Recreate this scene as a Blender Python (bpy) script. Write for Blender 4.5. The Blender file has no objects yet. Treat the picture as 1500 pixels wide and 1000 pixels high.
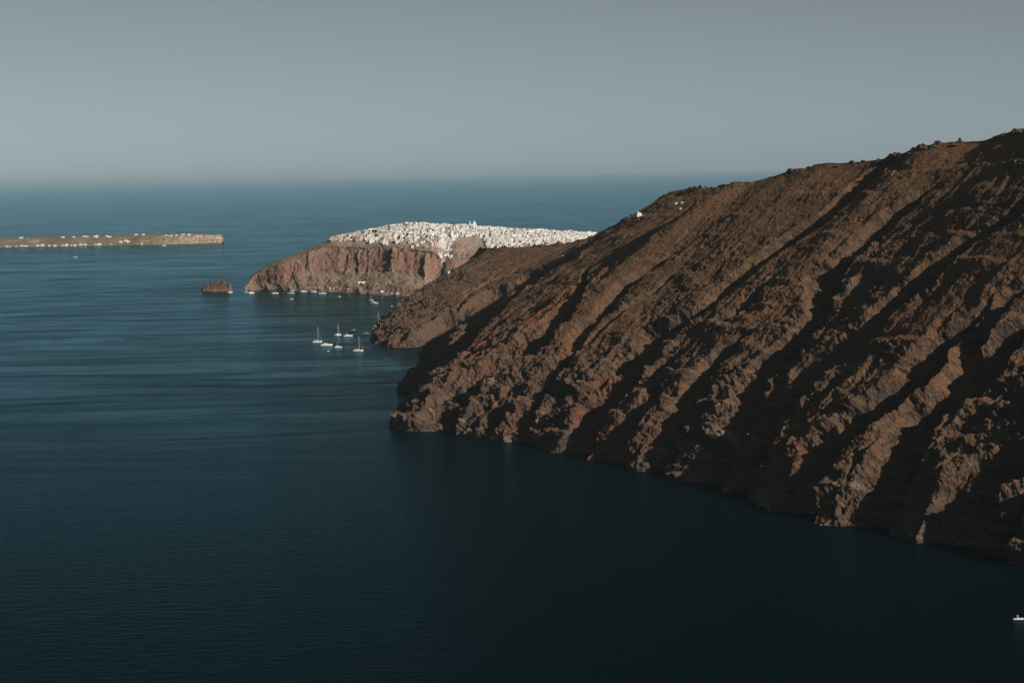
import bpy, bmesh, math, random
import numpy as np
from mathutils import Vector, Matrix

# ---------------------------------------------------------------- camera, sky, sun, exposure
SC = bpy.context.scene
R = math.radians
CAM_H = 320.0
FPX = 2917.0                       # focal length in photograph pixels (70 mm on a 36 mm frame)
PITCH = math.atan(248.0 / FPX)
ROLL = R(1.12)
cam_data = bpy.data.cameras.new("camera")
cam_data.lens = 70.0
cam_data.sensor_width = 36.0
cam_data.clip_start = 1.0
cam_data.clip_end = 600000.0
cam = bpy.data.objects.new("camera", cam_data)
SC.collection.objects.link(cam)
c_f = Vector((0, math.cos(PITCH), -math.sin(PITCH)))
c_r0 = Vector((1, 0, 0))
c_u0 = Vector((0, math.sin(PITCH), math.cos(PITCH)))
c_r = c_r0 * math.cos(ROLL) - c_u0 * math.sin(ROLL)
c_u = c_r0 * math.sin(ROLL) + c_u0 * math.cos(ROLL)
m = Matrix.Identity(4)
for i in range(3):
    m[i][0], m[i][1], m[i][2] = c_r[i], c_u[i], -c_f[i]
m[0][3], m[1][3], m[2][3] = 0, 0, CAM_H
cam.matrix_world = m
SC.camera = cam

SUN_EL = R(24.5)
SUN_SIDE = R(44.0)                 # how far right of straight behind the camera
sun_dir = Vector((math.sin(SUN_SIDE) * math.cos(SUN_EL), -math.cos(SUN_SIDE) * math.cos(SUN_EL), math.sin(SUN_EL)))
sd = bpy.data.lights.new("sun", 'SUN')
sd.energy = 5.0
sd.angle = R(0.5)
sd.color = (1.0, 0.90, 0.78)
sun = bpy.data.objects.new("sun", sd)
sun.rotation_euler = (-sun_dir).to_track_quat('-Z', 'Y').to_euler()
SC.collection.objects.link(sun)

world = bpy.data.worlds.new("World")
SC.world = world
world.use_nodes = True
wn = world.node_tree
wn.nodes.clear()
sky = wn.nodes.new('ShaderNodeTexSky')
sky.sky_type = 'NISHITA'
sky.sun_disc = False
sky.sun_elevation = SUN_EL
sky.sun_rotation = math.atan2(sun_dir.x, sun_dir.y)
sky.altitude = 300
sky.air_density = 0.28
sky.dust_density = 0.4
sky.ozone_density = 1.0
grade = wn.nodes.new('ShaderNodeHueSaturation')
grade.inputs['Saturation'].default_value = 0.04
bgn = wn.nodes.new('ShaderNodeBackground')
bgn.inputs['Strength'].default_value = 0.05
wout = wn.nodes.new('ShaderNodeOutputWorld')
wn.links.new(sky.outputs[0], grade.inputs['Color'])
tint = wn.nodes.new('ShaderNodeMix')
tint.data_type = 'RGBA'
tint.blend_type = 'MULTIPLY'
tint.inputs[0].default_value = 1.0
tint.inputs[7].default_value = (0.83, 1.0, 1.07, 1)
wn.links.new(grade.outputs[0], tint.inputs[6])
wn.links.new(tint.outputs[2], bgn.inputs[0])
wn.links.new(bgn.outputs[0], wout.inputs[0])

SC.view_settings.view_transform = 'Standard'
SC.view_settings.look = 'None'
SC.view_settings.exposure = 0.0
SC.view_settings.gamma = 1.0
SC.cycles.max_bounces = 5
SC.cycles.diffuse_bounces = 0
SC.cycles.volume_bounces = 1
SC.cycles.use_denoising = True

random.seed(7)
COL = SC.collection


# ---------------------------------------------------------------- helpers: picture <-> place
def horizon_y(px):
    return 252.0 - (px - 750.0) * math.tan(ROLL)


def ray(px, py):
    return (c_f + c_r * ((px - 750.0) / FPX) - c_u * ((py - 500.0) / FPX))


def on_z(px, py, z=0.0):
    d = ray(px, py)
    t = (z - CAM_H) / d.z
    return Vector((d.x * t, d.y * t, z))


def at_depth(px, py, Y):
    d = ray(px, py)
    t = Y / d.y
    return Vector((d.x * t, Y, CAM_H + d.z * t))


def project(P):
    P = np.asarray(P, float) - np.array([0, 0, CAM_H])
    f = P @ np.array(c_f)
    return 750.0 + FPX * (P @ np.array(c_r)) / f, 500.0 - FPX * (P @ np.array(c_u)) / f


# ---------------------------------------------------------------- helpers: noise
def _hash(ix, iy, iz, seed):
    n = (ix.astype(np.uint32) * np.uint32(374761393) + iy.astype(np.uint32) * np.uint32(668265263)
         + iz.astype(np.uint32) * np.uint32(2147483647) + np.uint32(seed * 1274126177 & 0xffffffff))
    n = (n ^ (n >> np.uint32(13))) * np.uint32(1274126177)
    n = n ^ (n >> np.uint32(16))
    return (n & np.uint32(0xffff)).astype(np.float32) / np.float32(32767.5) - np.float32(1.0)


def vnoise(x, y, z, seed=0):
    fx, fy, fz = np.floor(x), np.floor(y), np.floor(z)
    ix, iy, iz = fx.astype(np.int64), fy.astype(np.int64), fz.astype(np.int64)
    tx, ty, tz = [(a - b).astype(np.float32) for a, b in ((x, fx), (y, fy), (z, fz))]
    ux, uy, uz = [t * t * t * (t * (t * 6 - 15) + 10) for t in (tx, ty, tz)]
    out = 0
    for dx in (0, 1):
        wx = ux if dx else 1 - ux
        for dy in (0, 1):
            wy = uy if dy else 1 - uy
            for dz in (0, 1):
                wz = uz if dz else 1 - uz
                out = out + wx * wy * wz * _hash(ix + dx, iy + dy, iz + dz, seed)
    return out


def fbm(x, y, z, octaves=4, gain=0.5, seed=0, ridged=False):
    a, s, t = 1.0, 0.0, 0.0
    for o in range(octaves):
        n = vnoise(x, y, z, seed + o * 17)
        if ridged:
            n = 1 - 2 * np.abs(n) * 1.35
        s = s + a * n
        t += a
        a *= gain
        x, y, z = x * 2.03 + 11.3, y * 2.03 + 5.7, z * 2.03 + 3.1
    return s / t


def sstep(a, b, x):
    t = np.clip((x - a) / (b - a), 0, 1)
    return t * t * (3 - 2 * t)


# ---------------------------------------------------------------- helpers: objects
def link(name, mesh, parent=None, mat=None):
    o = bpy.data.objects.new(name, mesh)
    COL.objects.link(o)
    if parent is not None:
        o.parent = parent
    if mat is not None and mesh is not None and not mesh.materials:
        mesh.materials.append(mat)
    return o


def tag(o, label=None, cat=None, group=None, kind=None):
    if label:
        o["label"] = label
    if cat:
        o["category"] = cat
    if group:
        o["group"] = group
    if kind:
        o["kind"] = kind
    return o


def grid_mesh(name, P, masks=None, smooth=True):
    nu, nv = P.shape[:2]
    idx = np.arange(nu * nv, dtype=np.int32).reshape(nu, nv)
    q = np.stack([idx[:-1, :-1], idx[1:, :-1], idx[1:, 1:], idx[:-1, 1:]], -1).reshape(-1, 4)
    me = bpy.data.meshes.new(name)
    me.vertices.add(nu * nv)
    me.vertices.foreach_set("co", P.reshape(-1).astype(np.float32))
    me.loops.add(q.size)
    me.loops.foreach_set("vertex_index", q.reshape(-1))
    me.polygons.add(len(q))
    me.polygons.foreach_set("loop_start", np.arange(0, q.size, 4, dtype=np.int32))
    me.update(calc_edges=True)
    me.polygons.foreach_set("use_smooth", np.full(len(q), smooth))
    if masks is not None:
        ca = me.color_attributes.new("rock_kind", 'FLOAT_COLOR', 'POINT')
        c = np.ones((nu * nv, 4), np.float32)
        c[:, :3] = masks.reshape(-1, 3)
        ca.data.foreach_set("color", c.reshape(-1))
    me.validate()
    return me


def normals(P, axis_u=0, axis_v=1):
    du = np.gradient(P, axis=0)
    dv = np.gradient(P, axis=1)
    n = np.cross(du, dv)
    n /= np.linalg.norm(n, axis=2, keepdims=True) + 1e-9
    return n


# ---------------------------------------------------------------- materials
def new_mat(name):
    mt = bpy.data.materials.new(name)
    mt.use_nodes = True
    nt = mt.node_tree
    return mt, nt, nt.nodes["Principled BSDF"]


def node(nt, kind, **kw):
    n = nt.nodes.new(kind)
    for k, v in kw.items():
        setattr(n, k, v)
    return n


def noise_node(nt, vec, scale, detail=4, rough=0.55, dist=0.0):
    n = node(nt, 'ShaderNodeTexNoise')
    n.inputs['Scale'].default_value = scale
    n.inputs['Detail'].default_value = detail
    n.inputs['Roughness'].default_value = rough
    n.inputs['Distortion'].default_value = dist
    nt.links.new(vec, n.inputs['Vector'])
    return n.outputs['Fac']


def ramp(nt, fac, stops):
    r = node(nt, 'ShaderNodeValToRGB')
    el = r.color_ramp.elements
    while len(el) < len(stops):
        el.new(0.5)
    for e, (p, c) in zip(el, stops):
        e.position = p
        e.color = (c[0], c[1], c[2], 1) if not isinstance(c, (int, float)) else (c, c, c, 1)
    nt.links.new(fac, r.inputs[0])
    return r.outputs[0]


def mix(nt, fac, a, b, mode='MIX'):
    mx = node(nt, 'ShaderNodeMix', data_type='RGBA', blend_type=mode)
    for sock, v in ((mx.inputs[0], fac), (mx.inputs[6], a), (mx.inputs[7], b)):
        if isinstance(v, (int, float)):
            sock.default_value = v
        elif isinstance(v, tuple):
            sock.default_value = (v[0], v[1], v[2], 1)
        else:
            nt.links.new(v, sock)
    return mx.outputs[2]


def ramp_range(nt, val, a, b):
    r = node(nt, 'ShaderNodeMapRange', interpolation_type='SMOOTHSTEP')
    nt.links.new(val, r.inputs['Value'])
    r.inputs['From Min'].default_value = a
    r.inputs['From Max'].default_value = b
    return r.outputs[0]


def plain(name, color, rough=0.6, metal=0.0, var=0.12, scale=0.6):
    mt, nt, b = new_mat(name)
    tc = node(nt, 'ShaderNodeTexCoord')
    f = noise_node(nt, tc.outputs['Object'], scale, 3)
    c0 = tuple(x * (1 - var) for x in color)
    c1 = tuple(min(1, x * (1 + var)) for x in color)
    nt.links.new(ramp(nt, f, [(0.3, c0), (0.7, c1)]), b.inputs['Base Color'])
    b.inputs['Roughness'].default_value = rough
    b.inputs['Metallic'].default_value = metal
    return mt


def rock_material(name, soil, soil2, rock, rock2, red, pale, bump=1.0, fine=0.35):
    """dry volcanic slope: soil on gentle ground, bare dark rock on steep ground, red lava and pale ash by vertex mask"""
    mt, nt, b = new_mat(name)
    L = nt.links
    geo = node(nt, 'ShaderNodeNewGeometry')
    pos = geo.outputs['Position']
    att = node(nt, 'ShaderNodeAttribute', attribute_name="rock_kind")
    sep = node(nt, 'ShaderNodeSeparateColor')
    L.new(att.outputs['Color'], sep.inputs[0])
    big = noise_node(nt, pos, 0.006, 5, 0.6, 0.4)
    mid = noise_node(nt, pos, 0.045, 6, 0.65, 0.3)
    small = noise_node(nt, pos, fine, 5, 0.7)
    soilc = mix(nt, ramp(nt, big, [(0.35, 0), (0.65, 1)]), soil, soil2)
    soilc = mix(nt, ramp(nt, mid, [(0.42, 0), (0.68, 0.75)]), soilc, tuple(0.62 * a + 0.38 * c for a, c in zip(soil2, rock)))
    olive = noise_node(nt, pos, 0.013, 5, 0.65, 0.8)
    soilc = mix(nt, ramp(nt, olive, [(0.50, 0), (0.66, 0.7)]), soilc, (soil2[0] * 0.62, soil2[1] * 0.82, soil2[2] * 0.72))
    soilc = mix(nt, ramp(nt, olive, [(0.30, 0.7), (0.42, 0)]), soilc, (soil[0] * 1.12, soil[1] * 1.0, soil[2] * 0.95))
    rockc = mix(nt, ramp(nt, mid, [(0.4, 0), (0.62, 1)]), rock, rock2)
    # stratified beds
    mp = node(nt, 'ShaderNodeMapping')
    mp.inputs['Scale'].default_value = (0.012, 0.012, 0.16)
    L.new(pos, mp.inputs['Vector'])
    strata = noise_node(nt, mp.outputs[0], 1.0, 4, 0.6, 0.6)
    rockc = mix(nt, ramp(nt, strata, [(0.4, 0), (0.6, 0.55)]), rockc, tuple(1.5 * c for c in rock2))
    sn = node(nt, 'ShaderNodeSeparateXYZ')
    L.new(geo.outputs['Normal'], sn.inputs[0])
    steep = node(nt, 'ShaderNodeMath', operation='MULTIPLY_ADD')
    L.new(mid, steep.inputs[0])
    steep.inputs[1].default_value = 0.35
    L.new(sn.outputs['Z'], steep.inputs[2])
    fac = ramp(nt, steep.outputs[0], [(0.58, 1), (0.86, 0)])
    mx = node(nt, 'ShaderNodeMath', operation='MAXIMUM')
    L.new(fac, mx.inputs[0])
    L.new(sep.outputs[2], mx.inputs[1])
    col = mix(nt, mx.outputs[0], soilc, rockc)
    redf = node(nt, 'ShaderNodeMath', operation='MULTIPLY')
    L.new(sep.outputs[0], redf.inputs[0])
    L.new(ramp(nt, mid, [(0.3, 0.55), (0.6, 1)]), redf.inputs[1])
    col = mix(nt, redf.outputs[0], col, red)
    palef = node(nt, 'ShaderNodeMath', operation='MULTIPLY')
    L.new(sep.outputs[1], palef.inputs[0])
    L.new(ramp(nt, small, [(0.38, 0.25), (0.62, 1)]), palef.inputs[1])
    col = mix(nt, palef.outputs[0], col, pale)
    # stones and dry scrub speckle
    col = mix(nt, 1.0, col, ramp(nt, small, [(0.3, (0.55, 0.57, 0.58)), (0.5, (1, 1, 1)), (0.72, (1.5, 1.42, 1.34))]), 'MULTIPLY')
    L.new(col, b.inputs['Base Color'])
    b.inputs['Roughness'].default_value = 0.95
    b.inputs['Specular IOR Level'].default_value = 0.15
    bm1 = node(nt, 'ShaderNodeBump')
    bm1.inputs['Strength'].default_value = bump
    bm1.inputs['Distance'].default_value = 4.0
    L.new(small, bm1.inputs['Height'])
    L.new(bm1.outputs[0], b.inputs['Normal'])
    return mt


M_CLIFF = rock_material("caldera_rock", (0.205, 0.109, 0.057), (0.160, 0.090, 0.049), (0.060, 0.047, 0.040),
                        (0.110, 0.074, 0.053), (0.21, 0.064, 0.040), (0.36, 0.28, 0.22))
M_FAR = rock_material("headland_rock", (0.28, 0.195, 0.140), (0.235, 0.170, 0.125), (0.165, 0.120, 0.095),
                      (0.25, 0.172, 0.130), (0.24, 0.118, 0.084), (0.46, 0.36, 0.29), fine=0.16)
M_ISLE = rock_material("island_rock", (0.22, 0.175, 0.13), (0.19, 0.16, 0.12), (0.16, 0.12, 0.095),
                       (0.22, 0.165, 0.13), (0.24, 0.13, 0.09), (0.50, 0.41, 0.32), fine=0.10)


def water_material():
    mt, nt, b = new_mat("deep_sea_water")
    L = nt.links
    geo = node(nt, 'ShaderNodeNewGeometry')
    pos = geo.outputs['Position']
    nt.nodes.remove(b)
    deep = node(nt, 'ShaderNodeBsdfDiffuse')
    deep.inputs['Color'].default_value = (0.0004, 0.0058, 0.0092, 1)
    gloss = node(nt, 'ShaderNodeBsdfGlossy')
    gloss.inputs['Color'].default_value = (0.42, 0.83, 1.0, 1)
    fres = node(nt, 'ShaderNodeFresnel')
    bpf = node(nt, 'ShaderNodeBump')
    bpf.inputs['Distance'].default_value = 0.6
    mxs = node(nt, 'ShaderNodeMixShader')
    L.new(fres.outputs[0], mxs.inputs[0])
    L.new(deep.outputs[0], mxs.inputs[1])
    L.new(gloss.outputs[0], mxs.inputs[2])
    L.new(mxs.outputs[0], nt.nodes['Material Output'].inputs['Surface'])
    mp = node(nt, 'ShaderNodeMapping')
    mp.inputs['Rotation'].default_value = (0, 0, R(-7))
    mp.inputs['Scale'].default_value = (0.0017, 0.0080, 1)
    L.new(pos, mp.inputs['Vector'])
    band = noise_node(nt, mp.outputs[0], 1.0, 7, 0.62, 1.6)
    slick = ramp(nt, band, [(0.38, 0.0), (0.48, 0.4), (0.60, 1.0)])
    sp = node(nt, 'ShaderNodeSeparateXYZ')
    L.new(pos, sp.inputs[0])
    bay = ramp_range(nt, sp.outputs['Y'], 1700.0, 3100.0)
    slick = mix(nt, bay, (0.42, 0.42, 0.42), slick)
    mp2 = node(nt, 'ShaderNodeMapping')
    mp2.inputs['Rotation'].default_value = (0, 0, R(12))
    mp2.inputs['Scale'].default_value = (0.045, 0.13, 0.1)
    L.new(pos, mp2.inputs['Vector'])
    w1 = noise_node(nt, mp2.outputs[0], 1.0, 4, 0.6, 0.2)
    mp3 = node(nt, 'ShaderNodeMapping')
    mp3.inputs['Rotation'].default_value = (0, 0, R(-20))
    mp3.inputs['Scale'].default_value = (0.35, 0.7, 0.4)
    L.new(pos, mp3.inputs['Vector'])
    w2 = noise_node(nt, mp3.outputs[0], 1.0, 3, 0.6)
    add = node(nt, 'ShaderNodeMath', operation='MULTIPLY_ADD')
    L.new(w2, add.inputs[0])
    add.inputs[1].default_value = 0.45
    L.new(w1, add.inputs[2])
    st = node(nt, 'ShaderNodeMapRange')
    L.new(slick, st.inputs['Value'])
    st.inputs['To Min'].default_value = 1.0
    st.inputs['To Max'].default_value = 0.04
    ro = node(nt, 'ShaderNodeMapRange')
    L.new(slick, ro.inputs['Value'])
    ro.inputs['To Min'].default_value = 0.22
    ro.inputs['To Max'].default_value = 0.10
    L.new(ro.outputs[0], gloss.inputs['Roughness'])
    bp = node(nt, 'ShaderNodeBump')
    bp.inputs['Distance'].default_value = 1.6
    L.new(st.outputs[0], bp.inputs['Strength'])
    L.new(add.outputs[0], bp.inputs['Height'])
    L.new(bp.outputs[0], gloss.inputs['Normal'])
    L.new(bpf.outputs[0], fres.inputs['Normal'])
    L.new(add.outputs[0], bpf.inputs['Height'])
    ir = node(nt, 'ShaderNodeMapRange')
    L.new(slick, ir.inputs['Value'])
    ir.inputs['To Min'].default_value = 1.006
    ir.inputs['To Max'].default_value = 1.042
    L.new(ir.outputs[0], fres.inputs['IOR'])
    return mt


M_SEA = water_material()
M_WHITE = plain("limewashed_plaster", (0.76, 0.74, 0.715), 0.8, var=0.06, scale=0.3)
M_CREAM = plain("cream_plaster", (0.50, 0.42, 0.34), 0.8, var=0.1, scale=0.3)
M_OCHRE = plain("ochre_plaster", (0.50, 0.36, 0.26), 0.8, var=0.1, scale=0.3)
M_STONE = plain("bare_masonry", (0.40, 0.31, 0.24), 0.9, var=0.18, scale=0.5)
M_PANE = plain("dark_window_glass", (0.05, 0.065, 0.08), 0.25, var=0.05)
M_DOOR = plain("blue_painted_wood", (0.06, 0.12, 0.2), 0.5)
M_DOME = plain("blue_dome_paint", (0.34, 0.46, 0.58), 0.5)
M_GEL = plain("white_gelcoat", (0.74, 0.74, 0.72), 0.25, var=0.03)
M_NAVY = plain("navy_hull_paint", (0.03, 0.05, 0.08), 0.3, var=0.05)
M_GREYH = plain("weathered_grey_hull", (0.16, 0.19, 0.2), 0.5)
M_TEAK = plain("teak_deck", (0.32, 0.21, 0.13), 0.7)
M_ALU = plain("anodised_mast", (0.62, 0.63, 0.64), 0.4, 0.2, var=0.03)
M_CANVAS = plain("furled_sail_canvas", (0.60, 0.58, 0.54), 0.8)
M_PATH = plain("pale_paving", (0.62, 0.55, 0.47), 0.9)
M_SCRUB = plain("dry_scrub_leaf", (0.055, 0.052, 0.028), 0.9, var=0.35, scale=0.05)

# ---------------------------------------------------------------- sea
sea_me = bpy.data.meshes.new("sea")
sea_me.from_pydata([(-150000, -12000, 0), (150000, -12000, 0), (150000, 290000, 0), (-150000, 290000, 0)], [], [(0, 1, 2, 3)])
sea = tag(link("sea", sea_me, None, M_SEA), "dark blue sea streaked with calm wind slicks", kind="structure")

# ---------------------------------------------------------------- near caldera wall (loft between shore line and ridge line)
SKY_X = np.array([700, 760, 840, 870, 900, 930, 960, 980, 1000, 1060, 1100, 1150, 1210, 1240, 1290, 1330, 1350, 1400, 1440, 1500, 1600, 1750, 1900, 2100, 2600], float)
SKY_Y = np.array([364, 362, 355, 345, 329, 313, 295, 281, 277, 274, 266, 252, 238, 238, 233, 222, 213, 207, 205, 187, 165, 150, 140, 135, 130], float)


def ridge_point(x, y):
    z = 300.0
    for _ in range(8):
        px, _py = project([[x, y, z]])
        sy = float(np.interp(px[0], SKY_X, SKY_Y))
        z = at_depth(px[0], sy, y).z
    return (x, y, z)


stations = []
for S in ((900, 250), (760, 700), (640, 1080), (520, 1340)):
    stations.append((S, ridge_point(S[0] + 400, S[1] + 180)))
for (px, py) in ((1500, 830), (1425, 816), (1300, 784), (1200, 766), (1100, 736), (1000, 704), (900, 684), (800, 659), (700, 641), (640, 634)):
    s = on_z(px, py)
    stations.append(((s.x, s.y), ridge_point(s.x + 376, s.y + 214)))


def rp(px, Y):
    d = at_depth(px, float(np.interp(px, SKY_X, SKY_Y)), Y)
    return (d.x, d.y, d.z)


s = on_z(572, 623); stations.append(((s.x, s.y), rp(1072, 2800)))
s = on_z(565, 588); stations.append(((s.x, s.y), rp(1010, 3020)))
stations.append(((-166, 3010), rp(985, 3200)))
stations.append(((-142, 3260), rp(950, 3420)))
stations.append(((-92, 3470), rp(925, 3590)))
stations.append(((-140, 3590), rp(898, 3750)))
s = on_z(551, 503.5); stations.append(((s.x, s.y), rp(838, 4230)))
stations.append(((-285, 4240), rp(780, 4540)))
s = on_z(586, 452); stations.append(((s.x, s.y), rp(722, 4840)))
stations.append(((-170, 5060), rp(700, 5060)))
SH = np.array([a for a, _ in stations], float)
RG = np.array([b for _, b in stations], float)


def catmull(P, n_sub):
    P = np.asarray(P, float)
    Q = np.vstack([2 * P[0] - P[1], P, 2 * P[-1] - P[-2]])
    out = []
    t = np.linspace(0, 1, n_sub, endpoint=False)[:, None]
    for i in range(1, len(Q) - 2):
        p0, p1, p2, p3 = Q[i - 1], Q[i], Q[i + 1], Q[i + 2]
        out.append(0.5 * ((2 * p1) + (p2 - p0) * t + (2 * p0 - 5 * p1 + 4 * p2 - p3) * t ** 2 + (-p0 + 3 * p1 - 3 * p2 + p3) * t ** 3))
    out.append(P[-1:])
    return np.vstack(out)


dense = catmull(np.hstack([SH, RG]), 60)
for row in dense:
    row[4] = ridge_point(row[2], row[3])[2] + 2.0
mid_line = 0.5 * (dense[:, :2] + dense[:, 2:4])
seg = np.linalg.norm(np.diff(mid_line, axis=0), axis=1)
arc = np.concatenate([[0], np.cumsum(seg)])          # metres along the middle of the wall
depth = mid_line[:, 1]


def wall_base(arc_vals, v):
    """v: 0 at the water, 1 at the ridge, beyond 1 the back slope"""
    C = np.stack([np.interp(arc_vals, arc, dense[:, i]) for i in range(5)], 1)
    S, Rg, zr = C[:, None, :2], C[:, None, 2:4], C[:, None, 4]
    vv = v[None, :]
    xy = S + (Rg - S) * vv[..., None]
    up = np.clip(vv, 0, 1)
    prof = 0.80 * up + 0.32 * up ** 0.6 * (1 - up) + 0.20 * up ** 2
    prof = prof / (0.80 + 0.20)
    z = zr * prof
    z = np.where(vv < 0, vv * 260.0, z)
    back = np.clip(vv - 1, 0, None)
    z = np.where(vv > 1, zr * np.exp(-(back * 0.55)) - back * 16.0, z)
    return np.concatenate([xy, z[..., None]], 2)


# ribs traced along their crests: picture positions on the wall, nearest rib first
CRESTS = [
    ([(1500, 760), (1476, 800), (1470, 815)], 0.7),
    ([(1416, 814), (1435, 770), (1452, 735), (1500, 680)], 1.0),
    ([(1301, 782), (1342, 706), (1368, 645), (1384, 602), (1431, 576), (1457, 552), (1500, 505)], 1.0),
    ([(1392, 585), (1420, 560), (1433, 534), (1444, 506), (1467, 472), (1500, 438)], 0.8),
    ([(1188, 762), (1198, 716), (1222, 690), (1222, 660), (1272, 622), (1288, 602), (1329, 576), (1371, 532), (1385, 503), (1418, 480)], 1.0),
    ([(1099, 732), (1112, 700), (1128, 670), (1135, 625), (1171, 589), (1202, 550), (1236, 521), (1272, 498), (1293, 485), (1303, 459), (1329, 433), (1353, 420), (1366, 410), (1397, 376), (1423, 350), (1462, 326), (1500, 306)], 1.0),
    ([(1054, 714), (1073, 666), (1092, 636), (1105, 596), (1116, 569), (1150, 539), (1180, 505), (1197, 482), (1215, 464), (1218, 420), (1246, 384), (1275, 360), (1296, 337), (1332, 306), (1358, 300)], 1.0),
    ([(981, 692), (986, 655), (1000, 623), (1006, 592), (1040, 555), (1075, 520)], 0.8),
    ([(919, 680), (927, 639), (940, 615), (962, 585), (973, 553), (990, 530)], 0.8),
    ([(870, 675), (870, 639), (889, 607), (919, 574), (940, 550), (957, 528), (962, 509), (994, 482), (1016, 466), (1040, 450), (1062, 435), (1100, 402), (1130, 382), (1155, 360), (1180, 345), (1223, 313), (1254, 285), (1285, 259), (1296, 243)], 1.15),
    ([(764, 656), (770, 622), (790, 600), (812, 558), (841, 526), (850, 495), (880, 465), (910, 430), (940, 405), (962, 386)], 0.75),
    ([(656, 636), (665, 610), (674, 588), (692, 572)], 0.8),
    ([(700, 566), (715, 556), (745, 536), (784, 510), (822, 478), (847, 440), (858, 412), (862, 392)], 1.25),
    ([(572, 622), (582, 594), (610, 565), (640, 538), (681, 517), (700, 482), (728, 462), (748, 440), (762, 428), (790, 405), (815, 390), (845, 368)], 3.6),
    ([(620, 512), (640, 480), (668, 452), (690, 430), (716, 412)], 0.55),
    ([(551, 503), (566, 470), (586, 443), (603, 427), (640, 396), (672, 380), (700, 371), (722, 365)], 0.6),
]
ca = np.linspace(arc[0], arc[-1], 1100)
cv = np.linspace(0, 1, 240)
CB = wall_base(ca, cv)
cpx, cpy = project(CB.reshape(-1, 3))
cpx, cpy = cpx.reshape(CB.shape[:2]), cpy.reshape(CB.shape[:2])


def to_wall(pts):
    res = []
    dens = []
    for (a, b) in zip(pts[:-1], pts[1:]):
        n = max(2, int(math.hypot(b[0] - a[0], b[1] - a[1]) / 6))
        for k in range(n):
            dens.append((a[0] + (b[0] - a[0]) * k / n, a[1] + (b[1] - a[1]) * k / n))
    dens.append(pts[-1])
    last = None
    for (x, y) in dens:
        d = (cpx - x) ** 2 + (cpy - y) ** 2
        if last is not None:
            d = d + 0.02 * (ca[:, None] - last[0]) ** 2 * 0.02
        i, j = np.unravel_index(np.argmin(d), d.shape)
        last = (ca[i], cv[j])
        res.append(last)
    res = np.array(res)
    o = np.argsort(res[:, 1])
    res = res[o]
    vs, first = np.unique(res[:, 1], return_index=True)
    av = np.array([res[res[:, 1] == q, 0].mean() for q in vs])
    g = np.linspace(vs[0], vs[-1], 60)
    a_ = np.interp(g, vs, av)
    pad = np.concatenate([np.full(3, a_[0]), a_, np.full(3, a_[-1])])
    return g, np.convolve(pad, np.ones(7) / 7, 'valid')


WALL_CRESTS = [(to_wall(p), a) for p, a in CRESTS]
RECOVER = {13: 0.22, 16: 0.22}
WALL_CRESTS.append(((np.array([0.0, 0.45, 0.92]), np.array([3310.0, 3340.0, 3390.0])), 4.2))  # added unseen crest; its deep notch is shaped to put the slope behind in shadow
# further ribs beyond the frame on the near side
for a0 in (120, 330, 520, 700, 860, 1010):
    WALL_CRESTS.append(((np.array([0.0, 0.5, 1.0]), np.array([a0, a0 + 10, a0 - 15.0])), 0.9))

rs_ = random.Random(19)
for q in range(32):
    a0, v0 = rs_.uniform(1350, 4700), rs_.uniform(0.02, 0.72)
    ln, dr = rs_.uniform(0.10, 0.30), rs_.uniform(-70, 45)
    vv_ = np.linspace(v0, min(0.95, v0 + ln), 6)
    WALL_CRESTS.append(((vv_, a0 + dr * (vv_ - v0) / ln + np.array([rs_.uniform(-8, 8) for _ in range(6)])), rs_.uniform(0.2, 0.45)))
NU, NV_S, NV_B = 1750, 360, 46
w = np.interp(np.linspace(0, 1, NU), [0, 1], [0, 1])
dens_w = 1.0 / np.clip(depth, 1500, None)
dens_w = np.where(depth < 1500, 1.0 / 4500, dens_w)
cum = np.concatenate([[0], np.cumsum(seg * 0.5 * (dens_w[1:] + dens_w[:-1]))])
AV = np.interp(np.linspace(0, cum[-1], NU), cum, arc)
VV = np.concatenate([np.linspace(-0.09, 0, 12, endpoint=False), np.linspace(0, 1.0, NV_S, endpoint=False), 1.0 + np.linspace(0, 1, NV_B) ** 2 * 4.2])
B = wall_base(AV, VV)
NB = normals(B)
NB[NB[..., 2] < 0] *= -1
X, Y, Z = B[..., 0], B[..., 1], B[..., 2]
A2 = np.repeat(AV[:, None], len(VV), 1)
V2 = np.repeat(VV[None, :], len(AV), 0)
UPV = V2 * 560.0
scale_u = np.linalg.norm(np.gradient(B, axis=0), axis=2) / (np.gradient(AV)[:, None] + 1e-9)
warp = (22 - 8 * sstep(0.4, 0.8, V2)) * fbm(A2 / 95, UPV / 75, 0 * A2, 4, 0.55, 3) + (8 - 4 * sstep(0.4, 0.8, V2)) * fbm(A2 / 22, UPV / 18, 0 * A2, 3, 0.55, 9)
AW = A2 + warp
off = np.zeros(A2.shape)
depth_v = 28 - 6 * sstep(0.25, 0.85, V2)
depth_v = depth_v * sstep(1.005, 0.975, V2) * (0.95 + 0.4 * fbm(A2 / 150, UPV / 150, 0 * A2, 2, 0.5, 33))
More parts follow.
